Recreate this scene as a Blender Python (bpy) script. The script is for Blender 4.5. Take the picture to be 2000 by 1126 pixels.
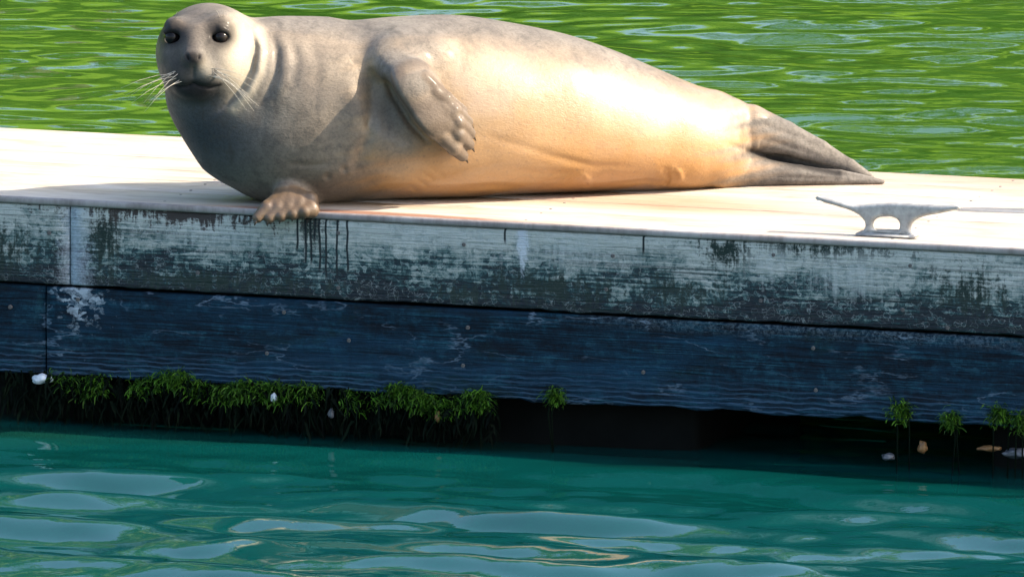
import bpy, bmesh, math, random
import numpy as np
from mathutils import Vector, noise as mnoise

random.seed(7); rng = np.random.default_rng(11)
for o in list(bpy.data.objects): bpy.data.objects.remove(o)
SC = bpy.context.scene; COL = SC.collection
R = math.radians

# ------------------------------------------------------------------ camera, sky, sun, exposure
PITCH, DIST, SCALE = R(9.0), 45.0, 750.0          # telephoto from a pier; 750 photo px per metre at the dock
FOC = DIST * SCALE
FWD = np.array([0, math.cos(PITCH), -math.sin(PITCH)]); UP = np.array([0, math.sin(PITCH), math.cos(PITCH)])
CAM = np.array([0, 0, -.1755]) - DIST * FWD
cam_d = bpy.data.cameras.new('camera'); cam = bpy.data.objects.new('camera', cam_d); COL.objects.link(cam)
cam.location = CAM; cam.rotation_euler = (R(90) - PITCH, 0, 0)
cam_d.sensor_width = 36; cam_d.lens = 36 * FOC / 2000; cam_d.clip_start = .5; cam_d.clip_end = 2000
SC.camera = cam
SUN_EL, SUN_AZ = R(36), R(8)                      # azimuth: degrees in front of the image's right-hand side
SUN = Vector((math.cos(SUN_EL) * math.cos(SUN_AZ), -math.cos(SUN_EL) * math.sin(SUN_AZ), math.sin(SUN_EL)))
world = bpy.data.worlds.new('World'); SC.world = world; world.use_nodes = True
wn = world.node_tree.nodes; wl = world.node_tree.links
sky = wn.new('ShaderNodeTexSky'); sky.sky_type = 'NISHITA'; sky.sun_disc = False
sky.sun_elevation = SUN_EL; sky.sun_rotation = math.atan2(SUN.x, SUN.y)
sky.air_density = 1.2; sky.dust_density = 3.2; sky.ozone_density = 2.0
bg = wn['Background']; bg.inputs[1].default_value = .15; wl.new(sky.outputs[0], bg.inputs[0])
sun_d = bpy.data.lights.new('sun', 'SUN'); sun_d.energy = 4.0; sun_d.angle = R(.53); sun_d.color = (1, .87, .68)
sun = bpy.data.objects.new('sun', sun_d); COL.objects.link(sun); sun.location = SUN * 60
sun.rotation_euler = SUN.to_track_quat('Z', 'Y').to_euler()
SC.view_settings.view_transform = 'Standard'; SC.view_settings.look = 'None'
SC.view_settings.exposure = 1.46; SC.view_settings.gamma = 1; SC.view_settings.use_curve_mapping = False
SC.cycles.use_denoising = True; SC.cycles.sample_clamp_indirect = 6; SC.cycles.max_bounces = 8
SC.cycles.caustics_reflective = False; SC.cycles.caustics_refractive = False

def P(px, py, Y):
    """world point seen at photo pixel (px, py) at depth Y (numpy broadcast)"""
    px, py, Y = np.broadcast_arrays(np.asarray(px, float), np.asarray(py, float), np.asarray(Y, float))
    dx = (px - 1000) / FOC; dy = (563 - py) / FOC
    d = FWD + dx[..., None] * np.array([1, 0, 0]) + dy[..., None] * UP
    t = (Y - CAM[1]) / d[..., 1]
    return CAM + d * t[..., None]
def to_px(p):
    q = p - CAM; dep = q @ FWD
    return 1000 + FOC * q[:, 0] / dep, 563 - FOC * (q @ UP) / dep
def ground(px, py, z):
    d = FWD + (px - 1000) / FOC * np.array([1, 0, 0]) + (563 - py) / FOC * UP
    return CAM + d * ((z - CAM[2]) / d[2])

# ------------------------------------------------------------------ helpers
def mesh_obj(name, verts, faces, mat=None, parent=None, smooth=True):
    me = bpy.data.meshes.new(name)
    verts = np.asarray(verts, np.float32)
    if isinstance(faces, np.ndarray):
        n, k = faces.shape
        me.vertices.add(len(verts)); me.vertices.foreach_set('co', verts.ravel())
        me.loops.add(n * k); me.loops.foreach_set('vertex_index', faces.astype(np.int32).ravel())
        me.polygons.add(n); me.polygons.foreach_set('loop_start', np.arange(0, n * k, k, dtype=np.int32))
        me.update(calc_edges=True); me.validate()
    else:
        me.from_pydata([tuple(map(float, v)) for v in verts], [], faces)
    me.polygons.foreach_set('use_smooth', [smooth] * len(me.polygons))
    if mat: me.materials.append(mat)
    o = bpy.data.objects.new(name, me); COL.objects.link(o)
    if parent: o.parent = parent
    return o
def bm_obj(name, bm, mat=None, parent=None, smooth=True):
    me = bpy.data.meshes.new(name); bm.to_mesh(me); bm.free()
    me.polygons.foreach_set('use_smooth', [smooth] * len(me.polygons))
    if mat: me.materials.append(mat)
    o = bpy.data.objects.new(name, me); COL.objects.link(o)
    if parent: o.parent = parent
    return o
def empty(name, loc=(0, 0, 0), rz=0.0):
    o = bpy.data.objects.new(name, None); COL.objects.link(o); o.location = loc; o.rotation_euler = (0, 0, rz)
    o.empty_display_size = .1
    return o
def tag(o, label=None, cat=None, group=None, kind=None):
    for k, v in (('label', label), ('category', cat), ('group', group), ('kind', kind)):
        if v: o[k] = v
    return o
def tube(points, radii, seg=8, close=True):
    """verts, faces of a round tube along points"""
    pts = [Vector(p) for p in points]; V = []; F = []
    nrm = None
    for i, p in enumerate(pts):
        t = (pts[min(i + 1, len(pts) - 1)] - pts[max(i - 1, 0)]).normalized()
        if nrm is None: nrm = t.orthogonal().normalized()
        nrm = (nrm - t * nrm.dot(t)).normalized(); b = t.cross(nrm)
        for k in range(seg):
            a = 2 * math.pi * k / seg
            V.append(p + (nrm * math.cos(a) + b * math.sin(a)) * radii[i])
    for i in range(len(pts) - 1):
        for k in range(seg):
            F.append((i * seg + k, i * seg + (k + 1) % seg, (i + 1) * seg + (k + 1) % seg, (i + 1) * seg + k))
    if close:
        F.append(tuple(range(seg - 1, -1, -1))); F.append(tuple(range((len(pts) - 1) * seg, len(pts) * seg)))
    return V, F

class NT:
    """small node-tree writer"""
    def __init__(s, name):
        s.m = bpy.data.materials.new(name); s.m.use_nodes = True
        s.t = s.m.node_tree; s.n = s.t.nodes; s.l = s.t.links; s.b = s.n['Principled BSDF']
        s.co = s.n.new('ShaderNodeTexCoord')
    def link(s, a, b): s.l.new(a, b); return a
    def sock(s, v, inp):
        if isinstance(v, bpy.types.NodeSocket): s.l.new(v, inp)
        else: inp.default_value = v
    def mapping(s, scale=(1, 1, 1), loc=(0, 0, 0), src='Object'):
        m = s.n.new('ShaderNodeMapping'); m.inputs['Scale'].default_value = scale; m.inputs['Location'].default_value = loc
        s.l.new(s.co.outputs[src], m.inputs[0]); return m.outputs[0]
    def noise(s, vec, scale=5, detail=4, rough=.55, dist=0, out=0):
        n = s.n.new('ShaderNodeTexNoise'); n.inputs['Scale'].default_value = scale; n.inputs['Detail'].default_value = detail
        n.inputs['Roughness'].default_value = rough; n.inputs['Distortion'].default_value = dist
        s.l.new(vec, n.inputs['Vector']); return n.outputs[out]
    def voro(s, vec, scale=5, feat='F1', out='Distance', rand=1):
        n = s.n.new('ShaderNodeTexVoronoi'); n.feature = feat; n.inputs['Scale'].default_value = scale
        n.inputs['Randomness'].default_value = rand
        s.l.new(vec, n.inputs['Vector']); return n.outputs[out]
    def ramp(s, fac, stops, interp='LINEAR'):
        r = s.n.new('ShaderNodeValToRGB'); cr = r.color_ramp; cr.interpolation = interp
        while len(cr.elements) < len(stops): cr.elements.new(.5)
        for e, (p, c) in zip(cr.elements, stops):
            e.position = p; e.color = (c, c, c, 1) if isinstance(c, (int, float)) else (*c, 1)
        s.l.new(fac, r.inputs[0]); return r.outputs[0]
    def math(s, op, a, b=0.0, c=None, clamp=False):
        m = s.n.new('ShaderNodeMath'); m.operation = op; m.use_clamp = clamp
        s.sock(a, m.inputs[0]); s.sock(b, m.inputs[1])
        if c is not None: s.sock(c, m.inputs[2])
        return m.outputs[0]
    def mix(s, fac, a, b, mode='MIX'):
        m = s.n.new('ShaderNodeMix'); m.data_type = 'RGBA'; m.blend_type = mode
        s.sock(fac, m.inputs[0])
        for v, i in ((a, 6), (b, 7)):
            s.sock(v if isinstance(v, bpy.types.NodeSocket) else (*v, 1), m.inputs[i])
        return m.outputs[2]
    def sep(s, v):
        n = s.n.new('ShaderNodeSeparateXYZ'); s.l.new(v, n.inputs[0]); return n.outputs
    def attr(s, name, out='Fac'):
        n = s.n.new('ShaderNodeAttribute'); n.attribute_name = name; return n.outputs[out]
    def bump(s, h, strength=.4, dist=.01, prev=None):
        b = s.n.new('ShaderNodeBump'); b.inputs['Strength'].default_value = strength; b.inputs['Distance'].default_value = dist
        s.l.new(h, b.inputs['Height'])
        if prev: s.l.new(prev, b.inputs['Normal'])
        return b.outputs[0]
    def out(s, color=None, rough=None, spec=None, normal=None, **kw):
        if color is not None: s.sock(color if isinstance(color, bpy.types.NodeSocket) else (*color, 1), s.b.inputs['Base Color'])
        if rough is not None: s.sock(rough, s.b.inputs['Roughness'])
        if spec is not None: s.sock(spec, s.b.inputs['Specular IOR Level'])
        if normal is not None: s.l.new(normal, s.b.inputs['Normal'])
        for k, v in kw.items(): s.sock(v, s.b.inputs[k.replace('_', ' ')])
        return s.m
    def gauss(s, x, c, w):
        """1 inside |x-c|<w with soft edges"""
        d = s.math('ABSOLUTE', s.math('SUBTRACT', x, c)); return s.math('SUBTRACT', 1.0, s.math('DIVIDE', d, w), clamp=True)

# ------------------------------------------------------------------ materials
def mat_water():
    t = NT('water')
    v = t.mapping((1, 2.2, 1))
    n1 = t.noise(v, 26, 3, .5)
    b = t.bump(n1, .06, .005)
    x, y, z = t.sep(t.co.outputs['Object'])[0:3]
    w = t.math('ADD', t.math('MULTIPLY', y, .45), t.math('MULTIPLY', t.math('SUBTRACT', t.noise(v, .9, 3), .5), .8))
    mirror_green = t.math('SUBTRACT', w, .10, clamp=True)  # tree reflections imitated by a green base colour behind the dock
    c = t.mix(mirror_green, (.001, .042, .040), t.mix(t.noise(t.mapping((1, 3, 1)), 1.3, 4, .6), (.008, .046, .005), (.038, .092, .010)))
    t.out(c, .010, .5, b, IOR=1.85)
    return t.m
def face_wood(name, upper):
    """weathered painted fascia, coordinates in the dock's own frame (x along, z up)"""
    t = NT(name)
    raw = t.co.outputs['Object']; x, y, z = t.sep(raw)[0:3]
    grain = t.noise(t.mapping((1.5, 1, 46)), 3.2, 6, .62, .6)
    long = t.noise(t.mapping((3.0, 1, 9)), 2.2, 5, .6, .4)
    blot = t.noise(t.mapping((7, 1, 5)), 3.0, 8, .68, 1.2)
    fine = t.noise(t.mapping((26, 1, 30)), 4.0, 5, .7, .8)
    vert = t.noise(t.mapping((30, 1, 2.2)), 2.2, 4, .6, .3)
    wv_ = t.n.new('ShaderNodeVectorMath'); wv_.operation = 'ADD'
    ws_ = t.n.new('ShaderNodeVectorMath'); ws_.operation = 'SCALE'; ws_.inputs['Scale'].default_value = .035
    t.l.new(t.noise(t.mapping((1, 1, 1)), 34, 3, .6, 0, 1), ws_.inputs[0]); t.l.new(t.co.outputs['Object'], wv_.inputs[0]); t.l.new(ws_.outputs[0], wv_.inputs[1])
    mp_ = t.n.new('ShaderNodeMapping'); mp_.inputs['Scale'].default_value = (.8, .2, 1.25); t.l.new(wv_.outputs[0], mp_.inputs[0])
    flake = t.sep(t.voro(mp_.outputs[0], 84, 'F1', 'Color'))[0]; rim = t.voro(mp_.outputs[0], 84, 'DISTANCE_TO_EDGE')
    rim = t.math('SUBTRACT', 1.0, t.math('MULTIPLY', rim, 9), clamp=True)
    groove = t.noise(t.mapping((.9, 1, 62), (2, 0, 5)), 1.5, 3, .5, .5)
    if upper:
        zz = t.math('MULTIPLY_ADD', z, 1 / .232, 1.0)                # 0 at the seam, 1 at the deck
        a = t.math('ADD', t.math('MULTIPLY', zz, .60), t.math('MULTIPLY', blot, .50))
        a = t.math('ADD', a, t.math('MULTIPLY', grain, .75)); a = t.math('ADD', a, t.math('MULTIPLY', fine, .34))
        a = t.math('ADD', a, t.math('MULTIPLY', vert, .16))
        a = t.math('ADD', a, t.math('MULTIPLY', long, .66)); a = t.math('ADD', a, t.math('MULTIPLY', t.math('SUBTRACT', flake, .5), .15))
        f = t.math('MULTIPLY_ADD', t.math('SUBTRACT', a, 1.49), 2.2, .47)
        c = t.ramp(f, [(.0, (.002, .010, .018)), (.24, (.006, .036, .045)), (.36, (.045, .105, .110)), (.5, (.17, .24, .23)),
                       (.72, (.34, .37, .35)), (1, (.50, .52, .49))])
        gv = t.math('MULTIPLY', t.math('SUBTRACT', groove, .58), 9, clamp=True); gv = t.math('MULTIPLY', gv, t.math('SUBTRACT', 1.05, zz, clamp=True))
        c = t.mix(t.math('MULTIPLY', gv, 1.5, clamp=True), c, (.006, .020, .024))
        rm = t.math('MULTIPLY', rim, t.math('MULTIPLY', t.math('SUBTRACT', flake, .55), 3, clamp=True)); c = t.mix(t.math('MULTIPLY', rm, .45), c, (.50, .54, .54))
        # dark algae patches, brown wet stain under the lip, drip lines and a guano streak
        def patch(cx, cz, wx, wz, amp=1.3):
            dx = t.math('DIVIDE', t.math('SUBTRACT', x, cx), wx); dz = t.math('DIVIDE', t.math('SUBTRACT', z, cz), wz)
            r = t.math('SQRT', t.math('ADD', t.math('MULTIPLY', dx, dx), t.math('MULTIPLY', dz, dz)))
            q = t.math('ADD', t.math('MULTIPLY', t.math('SUBTRACT', blot, .5), 3.2), t.math('MULTIPLY', t.math('SUBTRACT', vert, .5), 3.4))
            q = t.math('ADD', q, t.math('MULTIPLY', t.math('SUBTRACT', fine, .5), 2.4)); q = t.math('ADD', q, t.math('MULTIPLY', t.math('SUBTRACT', grain, .5), 1.6))
            return t.math('MULTIPLY', t.math('SUBTRACT', .95, t.math('ADD', r, q)), amp, clamp=True)
        for (cx, cz, wx, wz) in ((-1.125, -.09, .05, .10), (-1.42, -.15, .12, .08), (.80, -.030, .24, .030), (.60, -.05, .10, .05), (-.12, -.20, .10, .025),
                                 (.45, -.16, .14, .05), (-.85, -.20, .4, .03), (-.56, -.05, .04, .06), (1.25, -.12, .14, .06), (.1, -.17, .2, .05)):
            c = t.mix(patch(cx, cz, wx, wz), c, (.010, .028, .024))
        for (cx, cz, wx, wz) in ((.92, -.10, .14, .06), (-.80, -.07, .22, .05), (.70, -.07, .07, .05), (.15, -.06, .20, .05), (-.25, -.05, .2, .03)):
            c = t.mix(t.math('MULTIPLY', patch(cx, cz, wx, wz, .9), .75), c, (.52, .55, .54))
        brown = patch(-.92, -.024, .34, .034, 1.8); c = t.mix(brown, c, (.055, .045, .042))
        for k, (cx, ln) in enumerate(((-.592, .10), (-.570, .13), (-.555, .13), (-.531, .15), (-.515, .17), (-.483, .17), (-.455, .15), (-.545, .07), (-.02, .05), (.36, .06))):
            wob = t.math('MULTIPLY', t.math('SUBTRACT', t.noise(t.mapping((1, 1, 14), (k, 0, k * 3.1)), 1.0, 2), .5), .012)
            g = t.gauss(t.math('ADD', x, wob), cx, .0042)
            zf = t.math('MULTIPLY', t.math('ADD', z, ln + .015), 60, clamp=True)
            c = t.mix(t.math('MULTIPLY', t.math('MULTIPLY', g, 1.6, clamp=True), zf), c, (.006, .014, .018))
        gu = t.gauss(t.math('ADD', x, t.math('MULTIPLY', t.math('SUBTRACT', blot, .5), .05)), .028, .030)
        gu = t.math('MULTIPLY', gu, t.math('MULTIPLY', t.math('ADD', z, .19), 8, clamp=True))
        gu = t.math('MULTIPLY', t.math('SUBTRACT', t.math('ADD', t.math('ADD', gu, t.math('MULTIPLY', vert, .9)), t.math('MULTIPLY', fine, .9)), 1.30), 3.0, clamp=True); c = t.mix(gu, c, (.58, .62, .68))
        sm = t.gauss(x, -1.215, .085); sm = t.math('MULTIPLY', t.math('SUBTRACT', t.math('ADD', t.math('MULTIPLY', sm, .8), t.math('ADD', t.math('MULTIPLY', grain, .7), fine)), 1.15), 1.6, clamp=True)
        c = t.mix(sm, c, (.50, .56, .64))
        rough = t.ramp(f, [(.2, .38), (.6, .75)])
    else:
        zz = t.math('MULTIPLY_ADD', z, 1 / .238, 1.99)
        a = t.math('ADD', t.math('MULTIPLY', grain, .9), t.math('MULTIPLY', blot, .5)); a = t.math('ADD', a, t.math('MULTIPLY', fine, .3))
        a = t.math('ADD', a, t.math('MULTIPLY', long, .5))
        f = t.math('SUBTRACT', a, .62)
        c = t.ramp(f, [(.15, (.001, .003, .008)), (.38, (.001, .007, .015)), (.54, (.002, .021, .041)), (.70, (.010, .065, .100)), (.95, (.06, .15, .19))])
        # pale worn edges and crawling scratches
        iso = t.noise(t.mapping((2.4, 1, 9), (1.3, 0, .2)), 1.7, 5, .55)
        cr = t.math('SUBTRACT', 1.0, t.math('MULTIPLY', t.math('ABSOLUTE', t.math('SUBTRACT', iso, .5)), 62), clamp=True)
        gate = t.math('MULTIPLY', t.math('SUBTRACT', t.noise(t.mapping((2, 1, 5), (4, 0, 1)), 2.4, 4), .50), 7, clamp=True)
        c = t.mix(t.math('MULTIPLY', t.math('MULTIPLY', cr, gate), .7), c, (.20, .27, .36))
        top = t.math('MULTIPLY', t.math('ADD', z, .275), 26, clamp=True); top = t.math('MULTIPLY', t.math('MULTIPLY', top, t.math('MULTIPLY', t.math('SUBTRACT', x, .1), 3, clamp=True)), t.math('MULTIPLY', t.math('SUBTRACT', fine, .45), 4, clamp=True))
        c = t.mix(t.math('MULTIPLY', top, .7), c, (.20, .26, .30))
        mids = t.math('MULTIPLY', t.math('MULTIPLY', t.math('SUBTRACT', grain, .55), 5, clamp=True), t.math('MULTIPLY', t.math('SUBTRACT', blot, .48), 5, clamp=True))
        c = t.mix(t.math('MULTIPLY', mids, .5), c, (.045, .115, .15))
        wave = t.n.new('ShaderNodeTexWave'); wave.wave_type = 'BANDS'; wave.bands_direction = 'Z'
        wave.inputs['Scale'].default_value = 22; wave.inputs['Distortion'].default_value = 6; wave.inputs['Detail'].default_value = 3; wave.inputs['Detail Scale'].default_value = 1.6
        t.l.new(t.mapping((.32, 1, 1)), wave.inputs[0])
        wv = t.math('MULTIPLY', t.math('SUBTRACT', wave.outputs['Fac'], .62), 2.4, clamp=True)
        low = t.math('MULTIPLY', t.math('SUBTRACT', -.375, z), 12, clamp=True)
        c = t.mix(t.math('MULTIPLY', t.math('MULTIPLY', wv, low), .85), c, (.06, .12, .20))
        c = t.mix(t.math('MULTIPLY', t.math('MULTIPLY', t.math('SUBTRACT', flake, .62), 2.4, clamp=True), t.math('MULTIPLY', t.math('SUBTRACT', long, .5), 5, clamp=True)), c, (.016, .062, .095))
        bl = t.math('MULTIPLY', t.math('SUBTRACT', t.noise(t.mapping((1.1, 1, 4.5), (7, 0, 2)), 1.8, 5, .6, .5), .50), 4, clamp=True); c = t.mix(t.math('MULTIPLY', bl, .6), c, (.010, .062, .125))
        gl = t.math('MULTIPLY', t.math('SUBTRACT', t.noise(t.mapping((1.6, 1, 3), (1, 0, 9)), 2.1, 6, .7, .8), .56), 6, clamp=True); c = t.mix(t.math('MULTIPLY', gl, .7), c, (.006, .026, .020))
        pale = t.math('MULTIPLY', t.gauss(x, -1.20, .14), t.math('MULTIPLY', t.math('ADD', z, .40), 7, clamp=True))
        pale = t.math('MULTIPLY', t.math('SUBTRACT', t.math('ADD', t.math('ADD', t.math('MULTIPLY', pale, .8), t.math('MULTIPLY', fine, .8)), t.math('MULTIPLY', flake, .6)), 1.16), 2.4, clamp=True); c = t.mix(pale, c, (.36, .42, .48))
        alg = t.math('MULTIPLY', t.math('SUBTRACT', blot, .60), 4, clamp=True); c = t.mix(t.math('MULTIPLY', alg, .6), c, (.012, .04, .022))
        rough = .62
    h = t.math('ADD', t.math('MULTIPLY', grain, .8), t.math('MULTIPLY', fine, .5)); h = t.math('ADD', h, t.math('MULTIPLY', f, .6))
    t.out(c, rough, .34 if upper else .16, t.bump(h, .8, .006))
    return t.m
def mat_deck():
    t = NT('deck_wood')
    raw = t.co.outputs['Object']; x, y, z = t.sep(raw)[0:3]
    grain = t.noise(t.mapping((1.2, 30, 1)), 3, 6, .62, .5); blot = t.noise(t.mapping((1.3, 3.6, 1)), 2.6, 6, .6, .6)
    spk = t.noise(t.mapping((10, 22, 1)), 4, 5, .7)
    c = t.ramp(t.math('ADD', t.math('MULTIPLY', grain, .5), t.math('MULTIPLY', blot, .5)), [(.30, (.18, .12, .085)), (.42, (.41, .335, .27)), (.58, (.58, .515, .44))])
    # worn reddish strips along the lip and wet wood beside the animal, scattered dirt
    red = t.math('MULTIPLY', t.math('SUBTRACT', .075, y), 16, clamp=True); red = t.math('MULTIPLY', red, t.gauss(x, -.35, .75))
    red = t.math('MULTIPLY', t.math('SUBTRACT', t.math('ADD', red, blot), .72), 2.4, clamp=True)
    c = t.mix(t.math('MULTIPLY', red, .85), c, (.22, .085, .045))
    wet = t.math('MULTIPLY', t.gauss(y, .42, .30), t.gauss(x, .32, .85)); wet = t.math('MULTIPLY', t.math('SUBTRACT', t.math('ADD', wet, t.math('MULTIPLY', blot, 1.0)), .80), 2.0, clamp=True)
    c = t.mix(t.math('MULTIPLY', wet, .7), c, (.36, .20, .11))
    lip = t.math('MULTIPLY', t.math('SUBTRACT', .0035, y), 400, clamp=True)
    lc = t.ramp(t.math('ADD', t.math('MULTIPLY', blot, .6), t.math('MULTIPLY', spk, .4)), [(.3, (.07, .055, .05)), (.48, (.22, .20, .20)), (.65, (.36, .34, .34))])
    c = t.mix(t.math('MULTIPLY', lip, .9), c, lc)
    d = t.math('MULTIPLY', t.math('SUBTRACT', spk, .62), 7, clamp=True); c = t.mix(t.math('MULTIPLY', d, .6), c, (.20, .10, .06))
    back = t.math('MULTIPLY', t.math('SUBTRACT', y, .74), 3.5, clamp=True); back = t.math('MULTIPLY', back, t.math('MULTIPLY', t.math('SUBTRACT', x, .3), 2, clamp=True))
    c = t.mix(t.math('MULTIPLY', back, .55), c, (.40, .23, .17))
    t.out(c, .62, .35, t.bump(t.math('ADD', grain, t.math('MULTIPLY', spk, .5)), .5, .004))
    return t.m
def simple(name, c1, c2, scale=20, rough=.6, spec=.4, bump=.3, dist=.004, **kw):
    t = NT(name); n = t.noise(t.mapping((1, 1, 1)), scale, 5, .6)
    t.out(t.ramp(n, [(.3, c1), (.7, c2)]), rough, spec, t.bump(n, bump, dist), **kw); return t.m
def mat_leafy(name, a, b, rough=.5, trans=.0, spec=.35):
    t = NT(name)
    info = t.n.new('ShaderNodeNewGeometry').outputs['Random Per Island']
    c = t.ramp(info, [(0, a), (1, b)])
    t.out(c, rough, spec)
    if trans:
        tr = t.n.new('ShaderNodeBsdfTranslucent'); t.l.new(c, tr.inputs[0]); ms = t.n.new('ShaderNodeMixShader'); ms.inputs[0].default_value = trans
        t.l.new(t.b.outputs[0], ms.inputs[1]); t.l.new(tr.outputs[0], ms.inputs[2]); t.l.new(ms.outputs[0], t.n['Material Output'].inputs[0])
    return t.m
def mat_seal():
    t = NT('seal_fur')
    grey, dark, pale, warm, wet_shade = t.attr('grey'), t.attr('dark'), t.attr('pale'), t.attr('warm'), t.attr('wet_and_shade')
    v = t.mapping((1, 1, 1))
    n = t.noise(v, 9, 5, .6); mott = t.noise(t.mapping((1, 1, 1), (3, 1, 2)), 34, 4, .65, .5); fur = t.noise(t.mapping((60, 200, 160)), 2.4, 4, .6)
    fur2 = t.noise(t.mapping((.35, 1, 1)), 210, 3, .6, .8); spots = t.voro(v, 44)
    tan = t.ramp(n, [(.3, (.25, .165, .088)), (.7, (.36, .245, .132))]); tan = t.mix(t.math('MULTIPLY', warm, .8), tan, (.36, .17, .040))
    gr = t.ramp(n, [(.3, (.085, .086, .088)), (.7, (.170, .166, .158))]); gr = t.mix(t.math('MULTIPLY', wet_shade, .88), gr, (.040, .047, .058))
    c = t.mix(grey, tan, gr)
    fine_ = t.noise(v, 150, 4, .7); c = t.mix(t.math('MULTIPLY', t.math('MULTIPLY_ADD', grey, .7, .25), t.math('MULTIPLY', t.math('SUBTRACT', fine_, .45), 3.2, clamp=True)), c, t.mix(.6, c, (.02, .018, .016)))
    sp = t.math('MULTIPLY', t.math('SUBTRACT', mott, .53), 6, clamp=True); c = t.mix(t.math('MULTIPLY', sp, t.math('MULTIPLY', t.math('ADD', grey, .12), .55)), c, (.07, .062, .055))
    s2 = t.math('SUBTRACT', 1.0, t.math('MULTIPLY', spots, 5), clamp=True); c = t.mix(t.math('MULTIPLY', s2, .40), c, (.075, .062, .05))
    dap = t.math('MULTIPLY', t.math('SUBTRACT', t.noise(v, 17, 5, .65, .8), .5), 6, clamp=True); c = t.mix(t.math('MULTIPLY', dap, t.math('MULTIPLY_ADD', grey, .55, .12)), c, (.055, .048, .042))
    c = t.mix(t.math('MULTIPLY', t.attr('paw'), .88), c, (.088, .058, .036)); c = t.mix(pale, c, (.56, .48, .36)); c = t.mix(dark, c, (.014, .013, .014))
    h = t.math('ADD', t.math('MULTIPLY', fur, .5), fur2); h = t.math('ADD', h, t.math('MULTIPLY', mott, 1.1))
    b = t.bump(h, .42, .0026)
    rough = t.math('ADD', t.ramp(mott, [(.35, .40), (.65, .56)]), t.math('MULTIPLY', grey, .2))
    spec = t.math('MULTIPLY', t.math('MULTIPLY_ADD', grey, -.46, .58, clamp=True), t.math('SUBTRACT', 1.0, t.math('MULTIPLY', dark, .92)))
    wet = t.math('MULTIPLY', t.math('SUBTRACT', t.noise(t.mapping((1, 1, 1), (.35, 0, .1)), 4.2, 3, .5), .44), 9, clamp=True)
    coat = t.math('ADD', t.math('MULTIPLY', t.math('MULTIPLY_ADD', grey, -1.2, 1.0, clamp=True), wet), t.math('MULTIPLY', t.attr('paw'), .10))
    t.out(c, rough, spec, b, Sheen_Weight=.04, Coat_Weight=coat, Coat_Roughness=.19)
    return t.m

M = dict(water=mat_water(), upper=face_wood('painted_fascia_wood', True), lower=face_wood('wet_fascia_wood', False), deck=mat_deck(),
         float_=simple('black_plastic_float', (.002, .003, .003), (.005, .006, .006), 12, .8, .1),
         beam=simple('dark_joist_wood', (.006, .006, .006), (.014, .014, .013), 14, .8),
         algae=simple('green_glow_wood', (.012, .07, .006), (.05, .20, .02), 9, .8, .1), nail=simple('rusty_steel', (.03, .022, .02), (.16, .15, .15), 240, .45, .5),  # rear beam's green imitates light reflected under the dock
         cleat=simple('galvanised_cleat_metal', (.24, .235, .23), (.45, .44, .42), 46, .5, .4, .4, .003, Metallic=.15),
         weed=mat_leafy('green_seaweed', (.006, .022, .004), (.085, .22, .016), .5, .3, .2),
         weed_dark=mat_leafy('dark_seaweed', (.0008, .002, .0015), (.003, .008, .0035), .8, 0, .06),
         shell=simple('mussel_shell', (.012, .015, .022), (.13, .14, .16), 60, .35, .5), shellb=simple('brown_mussel_shell', (.10, .045, .015), (.28, .15, .06), 60, .4), shellw=simple('chalky_white_shell', (.35, .40, .45), (.75, .8, .85), 50, .6),
         fur=mat_seal(), eye=simple('wet_dark_eye', (.004, .003, .003), (.010, .007, .006), 30, .10, .22, 0), 
         claw=simple('horn_claw', (.02, .015, .012), (.07, .05, .035), 60, .3, .5), whisk=simple('pale_whisker', (.35, .31, .25), (.55, .5, .42), 30, .5),
         bark=simple('tree_bark', (.05, .04, .03), (.13, .10, .075), 8, .9), 
         leafA=mat_leafy('fresh_leaves', (.08, .17, .012), (.17, .27, .022), .6, .35), leafB=mat_leafy('deep_leaves', (.03, .10, .010), (.08, .18, .016), .6, .35),
         grass=simple('bank_grass', (.06, .16, .010), (.21, .30, .028), .3, .9, .1), post=simple('tarred_post_wood', (.04, .035, .03), (.11, .09, .075), 20, .8))

# ------------------------------------------------------------------ water
WL = -.602                                        # water level below the deck
PHI = R(18.7); UX = np.array([math.cos(PHI), -math.sin(PHI)]); VX = np.array([math.sin(PHI), math.cos(PHI)])
def axis(lo, hi, a, b, step):
    fine = np.arange(a, b + step / 2, step); out = []
    s, x = step, b
    while x < hi: s *= 1.22; x += s; out.append(x)
    pre = []; s, x = step, a
    while x > lo: s *= 1.22; x -= s; pre.append(x)
    return np.concatenate([np.array(pre[::-1]), fine, np.array(out)])
gx = axis(-400, 400, -2.3, 2.3, .016); gy = axis(-300, 300, -3.0, 9.5, .013)
X, Y = np.meshgrid(gx, gy); Vv = X * VX[0] + Y * VX[1]
def waves(n, l0, l1, ang, spread, slope, seed, pw=1.0):
    r = np.random.default_rng(seed); H = np.zeros_like(X)
    for _ in range(n):
        L = l0 * (l1 / l0) ** r.random(); a = ang + r.normal(0, spread); k = 2 * math.pi / L
        amp = slope * math.sqrt(2 / n) / k * (L / l1) ** (pw - 1)
        ph = r.random() * 6.28; q = k * (X * math.sin(a) + Y * math.cos(a)) + ph
        H += amp * (np.sin(q) + .18 * np.sin(2 * q + .6))
    return H
sm = lambda e0, e1, v: (lambda u: u * u * (3 - 2 * u))(np.clip((v - e0) / (e1 - e0), 0, 1))
far = sm(.2, 1.6, Vv)
Hn = waves(22, .22, .72, PHI, .20, .175, 17) + waves(16, .08, .24, PHI * .6, .45, .042, 8)
Hf = waves(30, .10, .36, .05, .42, .062, 21) + waves(8, .6, 1.8, .2, .4, .034, 22)
calm = .35 + .65 * sm(.1, 1.0, np.abs(Vv - .1))
edge = np.clip(1 - np.maximum(np.abs(X) - 2.3, 0) / 2, 0, 1) * np.clip(1 - np.maximum(Y - 9.5, 0) / 3, 0, 1) * np.clip(1 - np.maximum(-3 - Y, 0) / 2, 0, 1)
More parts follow.
